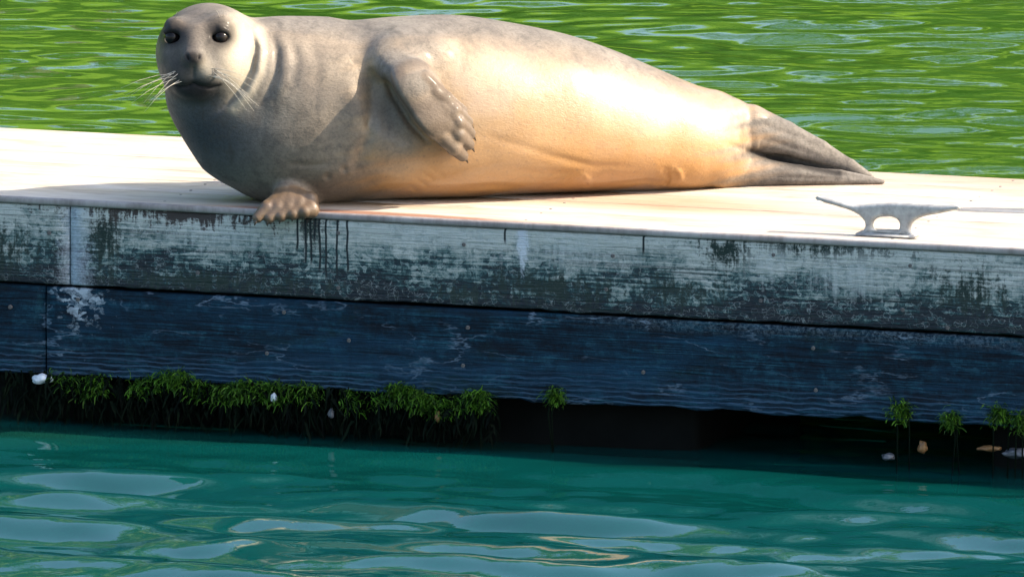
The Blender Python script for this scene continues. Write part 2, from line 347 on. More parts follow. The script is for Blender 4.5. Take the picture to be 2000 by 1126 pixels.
Z = WL + ((1 - far) * Hn * calm + far * Hf) * edge
ny, nx = X.shape; idx = np.arange(nx * ny).reshape(ny, nx)
wf = np.stack([idx[:-1, :-1], idx[:-1, 1:], idx[1:, 1:], idx[1:, :-1]], -1).reshape(-1, 4)
water = mesh_obj('water', np.stack([X, Y, Z], -1).reshape(-1, 3), wf, M['water']); tag(water, 'rippled green and teal harbour water around the dock', kind='structure')

# ------------------------------------------------------------------ far bank and its trees (seen mirrored in the water)
def bank_z(x, y):
    return WL - .5 + np.clip((y - 34) / 44, 0, 1) ** .75 * 21.0 + .35 * np.sin(x * .21 + y * .13) * np.clip((y - 34) / 10, 0, 1)
bx = np.linspace(-260, 260, 140); by = np.concatenate([np.linspace(33, 80, 40), np.linspace(90, 320, 16)])
BX, BY = np.meshgrid(bx, by); BZ = bank_z(BX, BY)
bi = np.arange(BX.size).reshape(BX.shape)
bank = mesh_obj('grassy_bank', np.stack([BX, BY, BZ], -1).reshape(-1, 3), np.stack([bi[:-1, :-1], bi[:-1, 1:], bi[1:, 1:], bi[1:, :-1]], -1).reshape(-1, 4), M['grass'])
tag(bank, 'grassy far shore mirrored green in the water', kind='structure')
def crown_mesh(name, seed, n, rad, hgt, mat):
    r = np.random.default_rng(seed); cl = []
    nb = 26
    for k in range(nb):
        a = r.random() * 6.283; u = r.random(); z = hgt * (.05 + .95 * u); rr = rad * math.sin(math.pi * (.12 + .80 * u)) ** .7 * (.35 + .65 * r.random())
        cl.append((rr * math.cos(a), rr * math.sin(a), z, rad * (.22 + .22 * r.random())))
    cl = np.array(cl); c = cl[r.integers(0, nb, n)]
    d = r.normal(size=(n, 3)); d /= np.linalg.norm(d, axis=1)[:, None]
    p = c[:, :3] + d * (c[:, 3] * (.55 + .5 * r.random(n)))[:, None] * np.array([1, 1, .8])
    a = r.normal(size=(n, 3)); b = np.cross(a, r.normal(size=(n, 3)))
    s = (.10 + .12 * r.random(n))[:, None]
    a = a / np.linalg.norm(a, axis=1)[:, None] * s; b = b / np.linalg.norm(b, axis=1)[:, None] * s * .6
    V = np.stack([p - a, p - b * .9, p + a, p + b], 1).reshape(-1, 3)
    me = mesh_obj(name, V, np.arange(4 * n).reshape(-1, 4), mat, smooth=False); d_ = me.data; bpy.data.objects.remove(me); return d_
def trunk_mesh(seed, h):
    r = random.Random(seed); V, F = [], []
    def add(pts, rad):
        v, f = tube(pts, rad, 8); o = len(V); V.extend(v); F.extend([tuple(i + o for i in q) for q in f])
    pts = [(r.uniform(-.1, .1) * i, r.uniform(-.1, .1) * i, h * i / 6) for i in range(7)]
    add(pts, [.34 - .042 * i for i in range(7)])
    for k in range(8):
        i = r.randint(2, 5); a = r.uniform(0, 6.28); l = r.uniform(1.2, 2.6); b = Vector(pts[i])
        add([b, b + Vector((math.cos(a) * l * .5, math.sin(a) * l * .5, l * .35)), b + Vector((math.cos(a) * l, math.sin(a) * l, l * .9))], [.12, .08, .03])
    o = mesh_obj('trunk', V, F, M['bark']); m = o.data; bpy.data.objects.remove(o); return m
kinds = [(crown_mesh('crown', 1, 5200, 3.6, 8.2, M['leafA']), trunk_mesh(1, 6.5), 3.0), (crown_mesh('crown', 2, 5200, 4.2, 7.2, M['leafB']), trunk_mesh(2, 6.0), 2.6),
         (crown_mesh('crown', 3, 4200, 2.7, 9.6, M['leafA']), trunk_mesh(3, 7.5), 2.6)]
kn = ['broad pale green tree on the far shore', 'round deep green tree on the far shore', 'slim pale green tree on the far shore']
tr = random.Random(4)
for i in range(28):
    row = i % 2
    x = -62 + 124 * (i + tr.uniform(-.3, .3)) / 27; y = (43 if row == 0 else 60) + tr.uniform(-3, 3)
    k = tr.randrange(3); cm, tm, zc = kinds[k]; s = tr.uniform(1.35, 1.85) * (1.3 if x < -1 else 1.0 if x < 2 else .62)
    if 7 < x < 10: continue
    t = empty('broadleaf_tree', (x, y, float(bank_z(x, y)) - .1), tr.uniform(0, 6.28)); t.scale = (s, s, s)
    tag(t, kn[k], 'tree', 'trees along the far shore: ' + kn[k].split(' tree')[0])
    for nm, me, z in (('trunk', tm, 0), ('crown', cm, zc)):
        o = bpy.data.objects.new(nm, me); COL.objects.link(o); o.parent = t; o.location = (0, 0, z)

for i in range(9):  # unseen bushes, added to darken the bank's reflection
    x = -24 + 48 * (i + tr.uniform(-.3, .3)) / 8; y = 38 + tr.uniform(-1.5, 1.5); s = tr.uniform(.55, .85)
    t = empty('added_bush', (x, y, float(bank_z(x, y)) - .2), tr.uniform(0, 6.28)); t.scale = (s * 1.1, s * 1.1, s)
    tag(t, 'unseen dark green bush added to darken the mirrored far bank', 'bush', 'unseen bushes added to darken the mirrored far bank')
    for nm, me, z in (('stem', kinds[1][1], -3.5), ('crown', kinds[1][0], -.6)):
        o = bpy.data.objects.new(nm, me); COL.objects.link(o); o.parent = t; o.location = (0, 0, z)

# ------------------------------------------------------------------ dock
dock = empty('floating_dock', (0, 0, 0), -PHI)
tag(dock, 'weathered floating dock with pale sunlit deck and dark algae stained face', 'dock')
def plank(name, u0, u1, v0, v1, z0, z1, mat, nu=60, front_noise=0.0, rag=0.0, seed=0, bev=.006, nz=10, parent=dock):
    """board in dock coordinates whose front (-v) face is a dense, uneven grid; edges rounded"""
    us = np.linspace(u0, u1, nu); V = []; F = []
    # closed profile (v, z), front face subdivided
    prof = [(v0 + bev, z1)] + [(v0 + bev * (1 - math.sin(a)), z1 - bev * (1 - math.cos(a))) for a in (.5, 1.05)]
    prof += [(v0, z1 - bev - (z1 - z0 - 2 * bev) * k / nz) for k in range(nz + 1)]
    prof += [(v0 + bev * (1 - math.cos(a)), z0 + bev * (1 - math.sin(a))) for a in (.5, 1.05)] + [(v0 + bev, z0), (v1, z0), (v1, z1)]
    n = len(prof)
    for i, u in enumerate(us):
        for j, (v, z) in enumerate(prof):
            q = Vector((u * 2.3 + seed * 7.1, z * 18, seed)); e = 0
            if j < n - 2 and front_noise: v = v + front_noise * (mnoise.noise(q) + .5 * mnoise.noise(q * Vector((6, 2.5, 1))))
            if rag and z < z0 + .03 and j < n - 1: z = z + rag * (mnoise.noise(Vector((u * 9, seed, 3))) + .8 * mnoise.noise(Vector((u * 31, seed, 5))) + .6 * mnoise.noise(Vector((u * 3, 9, seed))))
            V.append((u, v, z))
    for i in range(nu - 1):
        for j in range(n):
            k = (j + 1) % n; F.append((i * n + j, i * n + k, (i + 1) * n + k, (i + 1) * n + j))
    F.append(tuple(range(n - 1, -1, -1))); F.append(tuple(range((nu - 1) * n, nu * n)))
    o = mesh_obj(name, V, F, mat, parent); return o
def u_of(px, py):                                 # dock coordinate along the face seen at a photo pixel
    d = FWD + (px - 1000) / FOC * np.array([1, 0, 0]) + (563 - py) / FOC * UP
    t = -(CAM[:2] @ VX) / (d[:2] @ VX); q = CAM + d * t; return float(q[:2] @ UX), float(q[2])
SEAM = -.232; BOT = -.470
uj, _ = u_of(136, 470); ul, _ = u_of(88, 650)
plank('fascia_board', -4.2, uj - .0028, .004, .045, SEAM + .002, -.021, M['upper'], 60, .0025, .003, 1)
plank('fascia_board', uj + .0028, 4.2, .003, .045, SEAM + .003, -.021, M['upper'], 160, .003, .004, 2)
plank('fascia_board', -4.2, ul - .003, .010, .05, BOT, SEAM - .004, M['lower'], 60, .0025, .007, 3)
plank('fascia_board', ul + .003, 4.2, .006, .05, BOT, SEAM - .005, M['lower'], 160, .003, .009, 4)
# deck planks running along the dock
dv = [0.0, .205, .392, .578, .766, .952, 1.14]
for i in range(6):
    o = plank('deck_plank', -4.2, 4.2, dv[i] - (.004 if i == 0 else 0), dv[i + 1] - .007, -.021 if i else -.0195, -.0006 * (i % 2), M['deck'], 90, .0018 if i == 0 else .0006, 0, 10 + i, .007 if i == 0 else .003, 2)
plank('rear_beam', -4.2, 4.2, 1.09, 1.14, -.68, -.022, M['algae'], 4, nz=1)  # runs below the water to block bank reflections; green is painted glow
for k in range(9):
    u = -4 + k; plank('joist', u, u + .05, .052, 1.088, -.30, -.022, M['beam'], 2, nz=1)
g0, _ = u_of(1330, 800); g1, _ = u_of(1900, 860)
for a, b in ((-3.9, -1.75), (-1.6, g0), (g1, 3.9)):
    bm = bmesh.new(); bmesh.ops.create_cube(bm, size=1)
    for v in bm.verts: v.co = Vector(((a + b) / 2 + v.co.x * (b - a), .60 + v.co.y * .90, -.53 + v.co.z * .44))
    bmesh.ops.bevel(bm, geom=bm.edges[:], offset=.03, segments=3, affect='EDGES', profile=.5)
    bm_obj('dock_float', bm, M['float_'], dock)
# nail heads
nails = [(95, 455), (385, 533), (660, 455), (905, 478), (398, 447), (660, 562), (1183, 565), (1510, 498), (1777, 519), (1762, 605), (1485, 587), (1196, 500), (903, 714), (1255, 727), (1587, 680), (1592, 762),
         (150, 585), (18, 600), (553, 610), (680, 665), (912, 640), (1850, 640), (520, 690)]
bm = bmesh.new(); bmesh.ops.create_cone(bm, cap_ends=True, segments=10, radius1=.0062, radius2=.0050, depth=.005)
me_n = bpy.data.meshes.new('nail'); bm.to_mesh(me_n); bm.free(); me_n.materials.append(M['nail'])
for (a, b) in nails:
    u, z = u_of(a, b); o = bpy.data.objects.new('nail', me_n); COL.objects.link(o); o.parent = dock
    o.location = (u, .0035 if z > SEAM else .0065, z); o.rotation_euler = (R(90), 0, 0)

me_s = me_n.copy(); me_s.name = 'screw'
for k in range(9):
    for i in range(6):
        for f in (.2, .8):
            o = bpy.data.objects.new('screw', me_s); COL.objects.link(o); o.parent = dock
            o.location = (-4 + k + .025, dv[i] + f * (dv[i + 1] - dv[i]), -.0008); o.scale = (.75, .75, .6)

# ------------------------------------------------------------------ cleat on the deck
def dock_ground(px, py):
    q = ground(px, py, 0.0); return float(q[:2] @ UX), float(q[:2] @ VX)
c0 = ground(1733, 461, 0.0)
cl = empty('dock_cleat', (c0[0], c0[1], 0.0005), -PHI); tag(cl, 'grey galvanised horn cleat with two horns bolted near the dock edge', 'cleat')
def cleat_pt(cx, cy): return ((cx - 1403) / 2.2222 / SCALE / math.cos(PHI), (850 - cy + (cx - 1403) * .0525) / 2.2222 / SCALE / math.cos(PITCH) + .004)
OUT = [(1092, 692), (1100, 681), (1118, 680), (1165, 690), (1225, 706), (1265, 716), (1350, 711), (1450, 708), (1560, 714), (1650, 719), (1706, 719), (1722, 728), (1718, 742), (1690, 750),
       (1625, 764), (1560, 777), (1525, 794), (1510, 815), (1513, 838), (1522, 852), (1455, 852), (1345, 849), (1278, 848), (1296, 832), (1307, 808), (1296, 782), (1262, 757), (1185, 730), (1112, 706)]
HOLE = [(1350, 795), (1372, 780), (1400, 777), (1430, 779), (1450, 792), (1455, 810), (1448, 828), (1425, 834), (1375, 832), (1352, 826), (1346, 810)]
cu = bpy.data.curves.new('casting', 'CURVE'); cu.dimensions = '2D'; cu.fill_mode = 'BOTH'; cu.resolution_u = 4
for pl in (OUT, HOLE):
    sp = cu.splines.new('BEZIER'); sp.use_cyclic_u = True; sp.bezier_points.add(len(pl) - 1)
    for bp, q in zip(sp.bezier_points, pl):
        bp.co = (*cleat_pt(*q), 0); bp.handle_left_type = bp.handle_right_type = 'AUTO'
cu.extrude = .004; cu.bevel_depth = .0095; cu.bevel_resolution = 4; cu.offset = -.0122
tmp = bpy.data.objects.new('casting', cu); COL.objects.link(tmp)
dg = bpy.context.evaluated_depsgraph_get(); me = bpy.data.meshes.new_from_object(tmp.evaluated_get(dg)); bpy.data.objects.remove(tmp)
me.name = 'casting'; me.materials.clear(); me.materials.append(M['cleat']); me.polygons.foreach_set('use_smooth', [True] * len(me.polygons))
o = bpy.data.objects.new('casting', me); COL.objects.link(o); o.parent = cl; o.rotation_euler = (R(90), 0, 0)
bm = bmesh.new(); bmesh.ops.create_cube(bm, size=1)
for v in bm.verts: v.co = Vector((v.co.x * .16, v.co.y * .062, .004 + v.co.z * .007))
bmesh.ops.bevel(bm, geom=bm.edges[:], offset=.003, segments=2, affect='EDGES'); bm_obj('base_plate', bm, M['cleat'], cl)

# an unseen post, added so that its shadow reaches in behind the cleat
pu, pv = dock_ground(1925, 411)
post_xy = ground(1890, 409, 0.0)[:2] + np.array([SUN.x, SUN.y]) / SUN.z * .52
po = empty('added_shadow_post', (post_xy[0], post_xy[1], 0)); tag(po, 'unseen squat tarred post added to cast a shadow behind the cleat', 'post')
v, f_ = tube([(0, 0, 0), (0, 0, .02), (0, 0, .25), (0, 0, .49), (0, 0, .52)], [.052, .050, .048, .047, .036], 20); mesh_obj('post_shaft', v, f_, M['post'], po)
v, f_ = tube([(-.12, 0, .38), (.12, 0, .38)], [.014, .014], 12); mesh_obj('cross_pin', v, f_, M['cleat'], po)

# ------------------------------------------------------------------ seal: one continuous body grown from a smooth distance field
DEF = {}
def smin(a, b, k):
    h = np.clip(.5 + .5 * (b - a) / k, 0, 1); return b + (a - b) * h - k * h * (1 - h)
def smax(a, b, k): return -smin(-a, -b, k)
# stations along the trunk: photo px x, centre Y, top px y, bottom z, half width
ST = np.array([
    (440, .375, 130, .16, .060), (470, .385, 78, .07, .125), (520, .395, 52, .015, .178), (600, .410, 41, -.004, .208), (700, .43, 37, -.006, .222), (800, .455, 30, -.006, .232), (900, .485, 32, -.006, .236),
    (1000, .515, 45, -.006, .230), (1100, .545, 68, -.006, .216), (1200, .575, 100, -.006, .196), (1300, .605, 139, -.006, .168), (1380, .625, 172, -.003, .136),
    (1430, .64, 196, .012, .100), (1458, .65, 228, .045, .055), (1468, .655, 262, .07, .02)], float)
sx = np.array([P(a, 200, y)[0] for a, y in ST[:, :2]])
st = np.array([P(a, tp, y + .02)[2] for a, y, tp in ST[:, :3]])
def spl(x, xs, ys):
    """Catmull-like smooth interpolation"""
    m = np.gradient(ys, xs); i = np.clip(np.searchsorted(xs, x) - 1, 0, len(xs) - 2)
    h = xs[i + 1] - xs[i]; t = np.clip((x - xs[i]) / h, 0, 1); t2 = t * t; t3 = t2 * t
    return (2*t3 - 3*t2 + 1) * ys[i] + (t3 - 2*t2 + t) * h * m[i] + (-2*t3 + 3*t2) * ys[i + 1] + (t3 - t2) * h * m[i + 1]
def trunk(p):
    x = p[:, 0]; yc = spl(x, sx, ST[:, 1]); zt = spl(x, sx, st); zb = spl(x, sx, ST[:, 3]); w = np.maximum(spl(x, sx, ST[:, 4]), .012)
    zm = zb + (zt - zb) * .40; dz = p[:, 2] - zm
    hz = np.where(dz > 0, zt - zm, zm - zb); ex = 2.12
    r = (np.abs((p[:, 1] - yc) / w) ** ex + np.abs(dz / np.maximum(hz, .01)) ** ex) ** (1 / ex)
    d = (r - 1) * np.minimum(w, .5 * (zt - zb))
    return np.maximum(d, np.maximum(sx[0] - x, x - sx[-1]))
def sphere(c, r, sc=(1, 1, 1)):
    c = np.array(c); sc = np.array(sc); R_ = r
    def f(p):
        q = (p - c) / sc; l = np.linalg.norm(q, axis=1); g = np.linalg.norm(q / sc, axis=1) + 1e-9
        return l * (l - R_) / g
    f.box = (c - r * np.max(sc) * np.ones(3), c + r * np.max(sc) * np.ones(3)); return f
def cone(a, b, ra, rb, n=None, flat=1.0):
    a = np.array(a, float); b = np.array(b, float)
    if n is not None: n = np.array(n, float) / np.linalg.norm(n)
    def f(p):
        q = p - a; ba = b - a
        tt = np.clip(q @ ba / (ba @ ba), 0, 1); e = q - tt[:, None] * ba
        rr = ra + (rb - ra) * tt
        if n is not None:
            e = e + ((e @ n) * (flat - 1))[:, None] * n
            return (np.linalg.norm(e, axis=1) - rr) / (flat ** .6)
        return np.linalg.norm(e, axis=1) - rr
    m = max(ra, rb); f.box = (np.minimum(a, b) - m, np.maximum(a, b) + m); return f
OPS = []
def add(f, k): OPS.append(('u', f, k))
px_m = 1 / SCALE
HC = P(407, 104, .31)                               # head centre
add(sphere(P(585, 226, .41), .232, (1.0, .90, 1.0)), .06)
add(sphere(P(476, 246, .375), .150, (1, 1.05, 1)), .08)
add(sphere(P(425, 178, .335), .138, (1, 1.0, 1)), .06)
add(cone(P(430, 120, .335), P(590, 180, .41), .122, .19), .05)
# head
add(sphere(HC, .1365, (1.0, 1.08, .955)), .03)
add(sphere(P(380, 128, .225), .078, (1.0, 1.0, .92)), .05)      # muzzle base
add(sphere(P(359, 141, .178), .037, (1.0, 1.0, .95)), .018)    # whisker pads
add(sphere(P(402, 143, .178), .037, (1.0, 1.0, .95)), .018)
add(sphere(P(379, 171, .196), .036, (1.25, 1, .75)), .020)     # chin
add(cone(P(383, 70, .205), P(377, 113, .150), .030, .021), .030)  # bridge of the nose
add(sphere(P(377, 113, .142), .021, (1.15, .9, .8)), .012)     # nose pad
add(sphere(P(340, 52, .222), .024), .04); add(sphere(P(430, 50, .222), .024), .04)   # brows
EYE = [(336, 70), (431, 70)]
def base_sdf(p, ops):
    d = trunk(p)
    for op, f, k in ops:
        lo, hi = f.box; m = .05 + k
        s = np.where(np.all((p > lo - m) & (p < hi + m), axis=1))[0]
        if not len(s): continue
        v = f(p[s])
        if op == 'u': d[s] = smin(d[s], v, k)
        elif op == 's': d[s] = smax(d[s], -v, k)
    return d
def surf(px, py, ops=None, y0=-.1, y1=.8):
    """first surface depth along the camera ray"""
    ys = np.linspace(y0, y1, 600); d = base_sdf(P(px, py, ys), OPS if ops is None else ops)
    i = np.argmax(d < 0); return float(ys[i])
EYE_P = []
for k, (a, b) in enumerate(EYE):
    y = surf(a, b); EYE_P.append(P(a, b + 3, y + .0140))
    OPS.append(('s', sphere(P(a, b + 3, y - .002), .020, (1.25, 1.0, .80)), .010)); OPS.append(('u', cone(P(a - 13, b - 8, y + .008), P(a, b - 15, y + .006), .005, .006), .008)); OPS.append(('u', cone(P(a, b - 15, y + .006), P(a + 13, b - 8, y + .008), .006, .005), .008))
for (a, b) in ((366, 111), (389, 111)):
    y = surf(a, b); OPS.append(('s', cone(P(a - (3 if a < 377 else -3), b - 6, y), P(a + (3 if a < 377 else -3), b + 5, y), .0065, .0045), .004))
NB = len(OPS)
# near-side fore flipper lying on the flank
def on(px, py, lift, ops): return P(px, py, surf(px, py, ops) - lift)
BODY = OPS[:]
nf = np.array([.10, -.86, .50])
OPS.append(('s', cone(on(738, 165, .020, BODY), on(792, 262, .034, BODY), .040, .028), .055))   # armpit hollow
N0 = len(OPS)
nf = np.array([.34, -.83, .42])
root, mid, wrist, hand = on(774, 116, -.005, BODY), on(812, 168, .058, BODY), on(848, 220, .068, BODY), on(878, 254, .056, BODY)
add(sphere(on(798, 108, -.05, BODY), .078, (1.15, .8, .7)), .06)
add(cone(root, mid, .060, .058, nf, 1.7), .030)
add(cone(mid, wrist, .058, .055, nf, 2.3), .022)
add(cone(wrist, hand, .055, .042, nf, 2.7), .022)
CLAWS = []
tips = [(902, 216), (913, 238), (918, 260), (916, 282), (904, 304)]
for i, (a, b) in enumerate(tips):
    s = on(a - 72 + i * 8, b - 62 + i * 6, .074, BODY); m2 = on(a - 30 + i * 3, b - 24 + i * 2, .072 - abs(i - 2) * .003, BODY); e = on(a, b, .036, BODY)
    add(cone(s, m2, .0120, .0145), .012); add(cone(m2, e, .0145, .0115), .008)
    CLAWS.append((e, e + (e - m2) / np.linalg.norm(e - m2) * .030 + np.array([0, 0, -.007])))
N1 = len(OPS)
# far fore flipper, planted on the lip of the deck
pal = P(562, 388, .225)
add(cone(P(590, 375, .30), pal, .052, .046), .020); add(cone(P(540, 398, .190), P(585, 397, .190), .026, .026), .02)
for i in range(5):
    a = P(540 + i * 16, 386 + abs(i - 2) * 2, .205 - i * .002); kx = 516 + i * 21
    kn_ = P(kx + 6, 405 + i * 1.0, .178); e = P(kx - 13 + i * 2, 425 - max(0, i - 1) * 4.0, .164)
    add(cone(a, kn_, .0230, .0225), .008); add(cone(kn_, e, .0225, .0175), .005)
    CLAWS.append((e, e + np.array([-.008 + i * .002, -.012, -.019])))
N2 = len(OPS)
# hind flippers
def chain(pts, n, flat, k):
    q = [P(a, b, y) for a, b, y, r in pts]
    for i in range(len(pts) - 1): add(cone(q[i], q[i + 1], pts[i][3], pts[i + 1][3], n, flat), k if i == 0 else .003)
chain([(1400, 248, .64, .085), (1465, 249, .655, .063), (1530, 268, .67, .047), (1600, 296, .68, .031), (1660, 323, .685, .016), (1700, 347, .69, .005)], (.1, -1, .2), 1.5, .035)
chain([(1410, 334, .62, .050), (1490, 336, .64, .042), (1560, 340, .645, .033), (1640, 346, .648, .021), (1724, 355, .648, .004)], (.05, -.5, .9), 1.05, .03)
chain([(1440, 296, .70, .050), (1530, 312, .705, .030), (1640, 338, .705, .010)], (0, -1, 0), 1.6, .02)
chain([(1440, 305, .655, .028), (1478, 300, .66, .016), (1492, 296, .66, .008)], (0, -1, 0), 1.0, .02)
# creases and rolls drawn on the skin: (photo polyline, depth m (+ in, - out), width px)
CR = [([(486, 52), (499, 92), (491, 138), (472, 172), (442, 204), (408, 226)], .0105, 6), ([(505, 60), (513, 100), (506, 142), (488, 178), (458, 212)], -.007, 9),
      ([(530, 62), (541, 100), (539, 142), (522, 184), (500, 212)], .007, 8), ([(556, 66), (562, 110), (556, 158), (536, 200)], -.004, 12),
      ([(728, 128), (724, 200), (720, 265), (700, 310), (684, 338)], .008, 12), ([(690, 120), (692, 220), (684, 270), (662, 320)], -.007, 26), ([(640, 345), (672, 330)], -.006, 24),
      ([(340, 166), (352, 169), (366, 168), (378, 162), (391, 168), (408, 170), (422, 168), (432, 165)], .007, 3.6), ([(378, 124), (378, 157)], .0035, 3),
      ([(1316, 330), (1328, 338), (1330, 350), (1316, 352)], -.005, 6), ([(1300, 335), (1305, 350), (1296, 362)], .005, 6), ([(1138, 346), (1150, 352), (1146, 362)], -.004, 7),
      ([(750, 140), (768, 185), (800, 238), (842, 284)], .017, 8), ([(1450, 225), (1458, 262), (1452, 300)], .006, 7), ([(930, 262), (1020, 285), (1120, 318), (1210, 340)], .0022, 9), ([(560, 320), (610, 322), (650, 318)], .003, 6),
      ([(980, 330), (1060, 338), (1150, 336)], .0025, 6), ([(1180, 360), (1260, 352), (1330, 360)], .0025, 5), ([(880, 370), (960, 362), (1040, 368)], .003, 6), ([(1060, 300), (1160, 322), (1250, 326)], .002, 6), ([(560, 60), (580, 120), (572, 180)], .003, 10), ([(600, 66), (622, 130), (612, 200)], .0025, 12), ([(820, 335), (850, 352)], .002, 4), ([(808, 345), (838, 366)], .002, 4), ([(836, 325), (872, 348)], .002, 4), ([(795, 358), (818, 376)], .002, 4),
      ([(1480, 240), (1560, 268), (1660, 320)], .006, 6), ([(1480, 268), (1570, 295), (1660, 332)], .006, 6), ([(1500, 225), (1580, 258), (1670, 322)], -.004, 5), ([(1420, 282), (1462, 294), (1500, 306), (1580, 327), (1660, 343), (1705, 352)], .016, 5.5), ([(1500, 345), (1600, 348), (1690, 352)], .003, 4)]
_r = np.random.default_rng(3); NK = []
for s_, a_, n_ in ((9, .0022, 8), (22, .0010, 10), (55, .00035, 10)):
    for _ in range(n_): k_ = _r.normal(size=3); NK.append((k_ / np.linalg.norm(k_) * s_ * (.7 + .6 * _r.random()), _r.random() * 6.28, a_ / math.sqrt(n_) * 1.6))
def seg_dist(x, y, pl):
    d = np.full(len(x), 1e9)
    for (ax, ay), (bx_, by_) in zip(pl[:-1], pl[1:]):
        l2 = (bx_ - ax) ** 2 + (by_ - ay) ** 2; t = np.clip(((x - ax) * (bx_ - ax) + (y - ay) * (by_ - ay)) / l2, 0, 1)
        d = np.minimum(d, np.hypot(x - ax - t * (bx_ - ax), y - ay - t * (by_ - ay)))
    return d
def taper(x, y, pl):
    """fades a crease out towards its ends"""
    L = sum(math.dist(a, b) for a, b in zip(pl[:-1], pl[1:]))
    return np.clip(np.minimum(np.hypot(x - pl[0][0], y - pl[0][1]), np.hypot(x - pl[-1][0], y - pl[-1][1])) / (.3 * L), 0, 1) ** .8
def seal_sdf(p):
    d = base_sdf(p, OPS); x, y = to_px(p)
    front = np.clip((spl(np.clip(p[:, 0], sx[0], sx[-1]), sx, ST[:, 1]) + .02 - p[:, 1]) / .06, 0, 1)
    flip = (x > 745) & (x < 925) & (y < 315) & (y > 60 + (x - 745) * .2)
    for pl, dep, w in CR:
        xs_ = [q[0] for q in pl]; ys_ = [q[1] for q in pl]
        s = np.where((x > min(xs_) - 3 * w) & (x < max(xs_) + 3 * w) & (y > min(ys_) - 3 * w) & (y < max(ys_) + 3 * w))[0]
        if len(s): d[s] += dep * np.exp(-(seg_dist(x[s], y[s], pl) / w) ** 2) * front[s] * taper(x[s], y[s], pl)
    for k_, ph, a_ in NK: d += a_ * np.sin(p @ k_ + ph)
    return d
def surface_nets(fn, lo, hi, h):
    C = 4; n = np.ceil((np.array(hi) - lo) / (h * C)).astype(int)
    ax = [lo[i] + h * C * (np.arange(n[i]) + .5) for i in range(3)]
    G = np.stack(np.meshgrid(*ax, indexing='ij'), -1).reshape(-1, 3)
    D = fn(G).reshape(n)
    near = np.abs(D) < h * C * 1.7
    fine = np.repeat(np.repeat(np.repeat(D, C, 0), C, 1), C, 2).astype(np.float32)
    mk = np.repeat(np.repeat(np.repeat(near, C, 0), C, 1), C, 2); I = np.argwhere(mk)
    pts = np.array(lo) + h * (I + .5)
    val = np.empty(len(pts), np.float32)
    for s in range(0, len(pts), 400000): val[s:s + 400000] = fn(pts[s:s + 400000])
    fine[mk] = val
    S = fine < 0
    occ = np.zeros(np.array(S.shape) - 1, np.int8)
    for dx in (0, 1):
        for dy in (0, 1):
            for dz in (0, 1): occ += S[dx:S.shape[0] - 1 + dx, dy:S.shape[1] - 1 + dy, dz:S.shape[2] - 1 + dz]
    cells = np.argwhere((occ > 0) & (occ < 8)); vid = -np.ones(occ.shape, np.int32); vid[tuple(cells.T)] = np.arange(len(cells))
    acc = np.zeros((len(cells), 3)); cnt = np.zeros(len(cells)); Q = []
    for a in range(3):
        b, c = (a + 1) % 3, (a + 2) % 3
        sl0 = [slice(None)] * 3; sl1 = [slice(None)] * 3; sl0[a] = slice(0, -1); sl1[a] = slice(1, None)
        ch = S[tuple(sl0)] != S[tuple(sl1)]; E = np.argwhere(ch)
        eb = np.zeros(3, int); eb[b] = 1; ec = np.zeros(3, int); ec[c] = 1; ea = np.zeros(3, int); ea[a] = 1
        v0 = fine[tuple(E.T)]; v1 = fine[tuple((E + ea).T)]; t = v0 / (v0 - v1)
        pos = E + .5 + t[:, None] * ea
        ok = np.ones(len(E), bool)
        for q in (E, E - eb, E - ec, E - eb - ec): ok &= np.all((q >= 0) & (q < np.array(occ.shape)), axis=1)
        E, pos, v0 = E[ok], pos[ok], v0[ok]
        i0, i1, i2, i3 = (vid[tuple(q.T)] for q in (E, E - eb, E - eb - ec, E - ec))
        for i in (i0, i1, i2, i3): np.add.at(acc, i, pos); np.add.at(cnt, i, 1)
        q = np.stack([i0, i1, i2, i3], 1); q[v0 > 0] = q[v0 > 0][:, ::-1]; Q.append(q)
    V = np.array(lo) + h * acc / np.maximum(cnt, 1)[:, None]
    for _ in range(2):                                # settle on the true surface
        e = .0012; d0 = fn(V); g = np.stack([fn(V + np.eye(3)[i] * e) - d0 for i in range(3)], 1) / e
        V = V - np.clip(d0 / np.maximum((g * g).sum(1), .1), -h, h)[:, None] * g
    return V, np.concatenate(Q), g
V, Q, G = surface_nets(seal_sdf, np.array([-1.02, -.02, -.07]), np.array([1.04, 1.0, .64]), .0042)
seal = empty('seal', (float(P(900, 400, .45)[0]), .45, 0)); off = np.array(seal.location)
tag(seal, 'plump tan and grey seal resting on the dock, head turned to the viewer', 'seal')
body = mesh_obj('body', V - off, Q, M['fur'], seal)
N = G / np.linalg.norm(G, axis=1)[:, None]; vx, vy = to_px(V)
g1s = lambda v, a, b: sm(a, b, v)
def near_ops(a, b):
    d = np.full(len(V), 9.)
    for op, f, k in OPS[a:b]: d = np.minimum(d, f(V))
    return 1 - sm(.002, .014, d)
jit = 18 * np.sin(vy * .11) + 12 * np.sin(vy * .31 + vx * .07)
grey = np.clip(1 - sm(660, 800, vx + jit), 0, 1) * (.60 + .38 * np.clip(1.1 * np.exp(-(((vx - 420) / 130) ** 2 + ((vy - 240) / 170) ** 2)), 0, 1))
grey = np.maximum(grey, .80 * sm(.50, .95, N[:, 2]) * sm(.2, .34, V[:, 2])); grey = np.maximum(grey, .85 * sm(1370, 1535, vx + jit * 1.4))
grey = np.maximum(grey, .78 * near_ops(N0, N1))
grey = grey * (1 - .75 * near_ops(N1 + 1, N2)); grey = np.maximum(grey, .72 * np.exp(-((vx - 825) / 85) ** 2 - ((vy - 85) / 75) ** 2)); paw = np.maximum(near_ops(N1 + 1, N2), .88 * near_ops(N0 + 2, N1)); grey = np.maximum(grey, .7 * np.exp(-((vx - 765) / 55) ** 2 - ((vy - 235) / 85) ** 2))  # last term paints the armpit shade as grey fur
face = V[:, 1] < .31
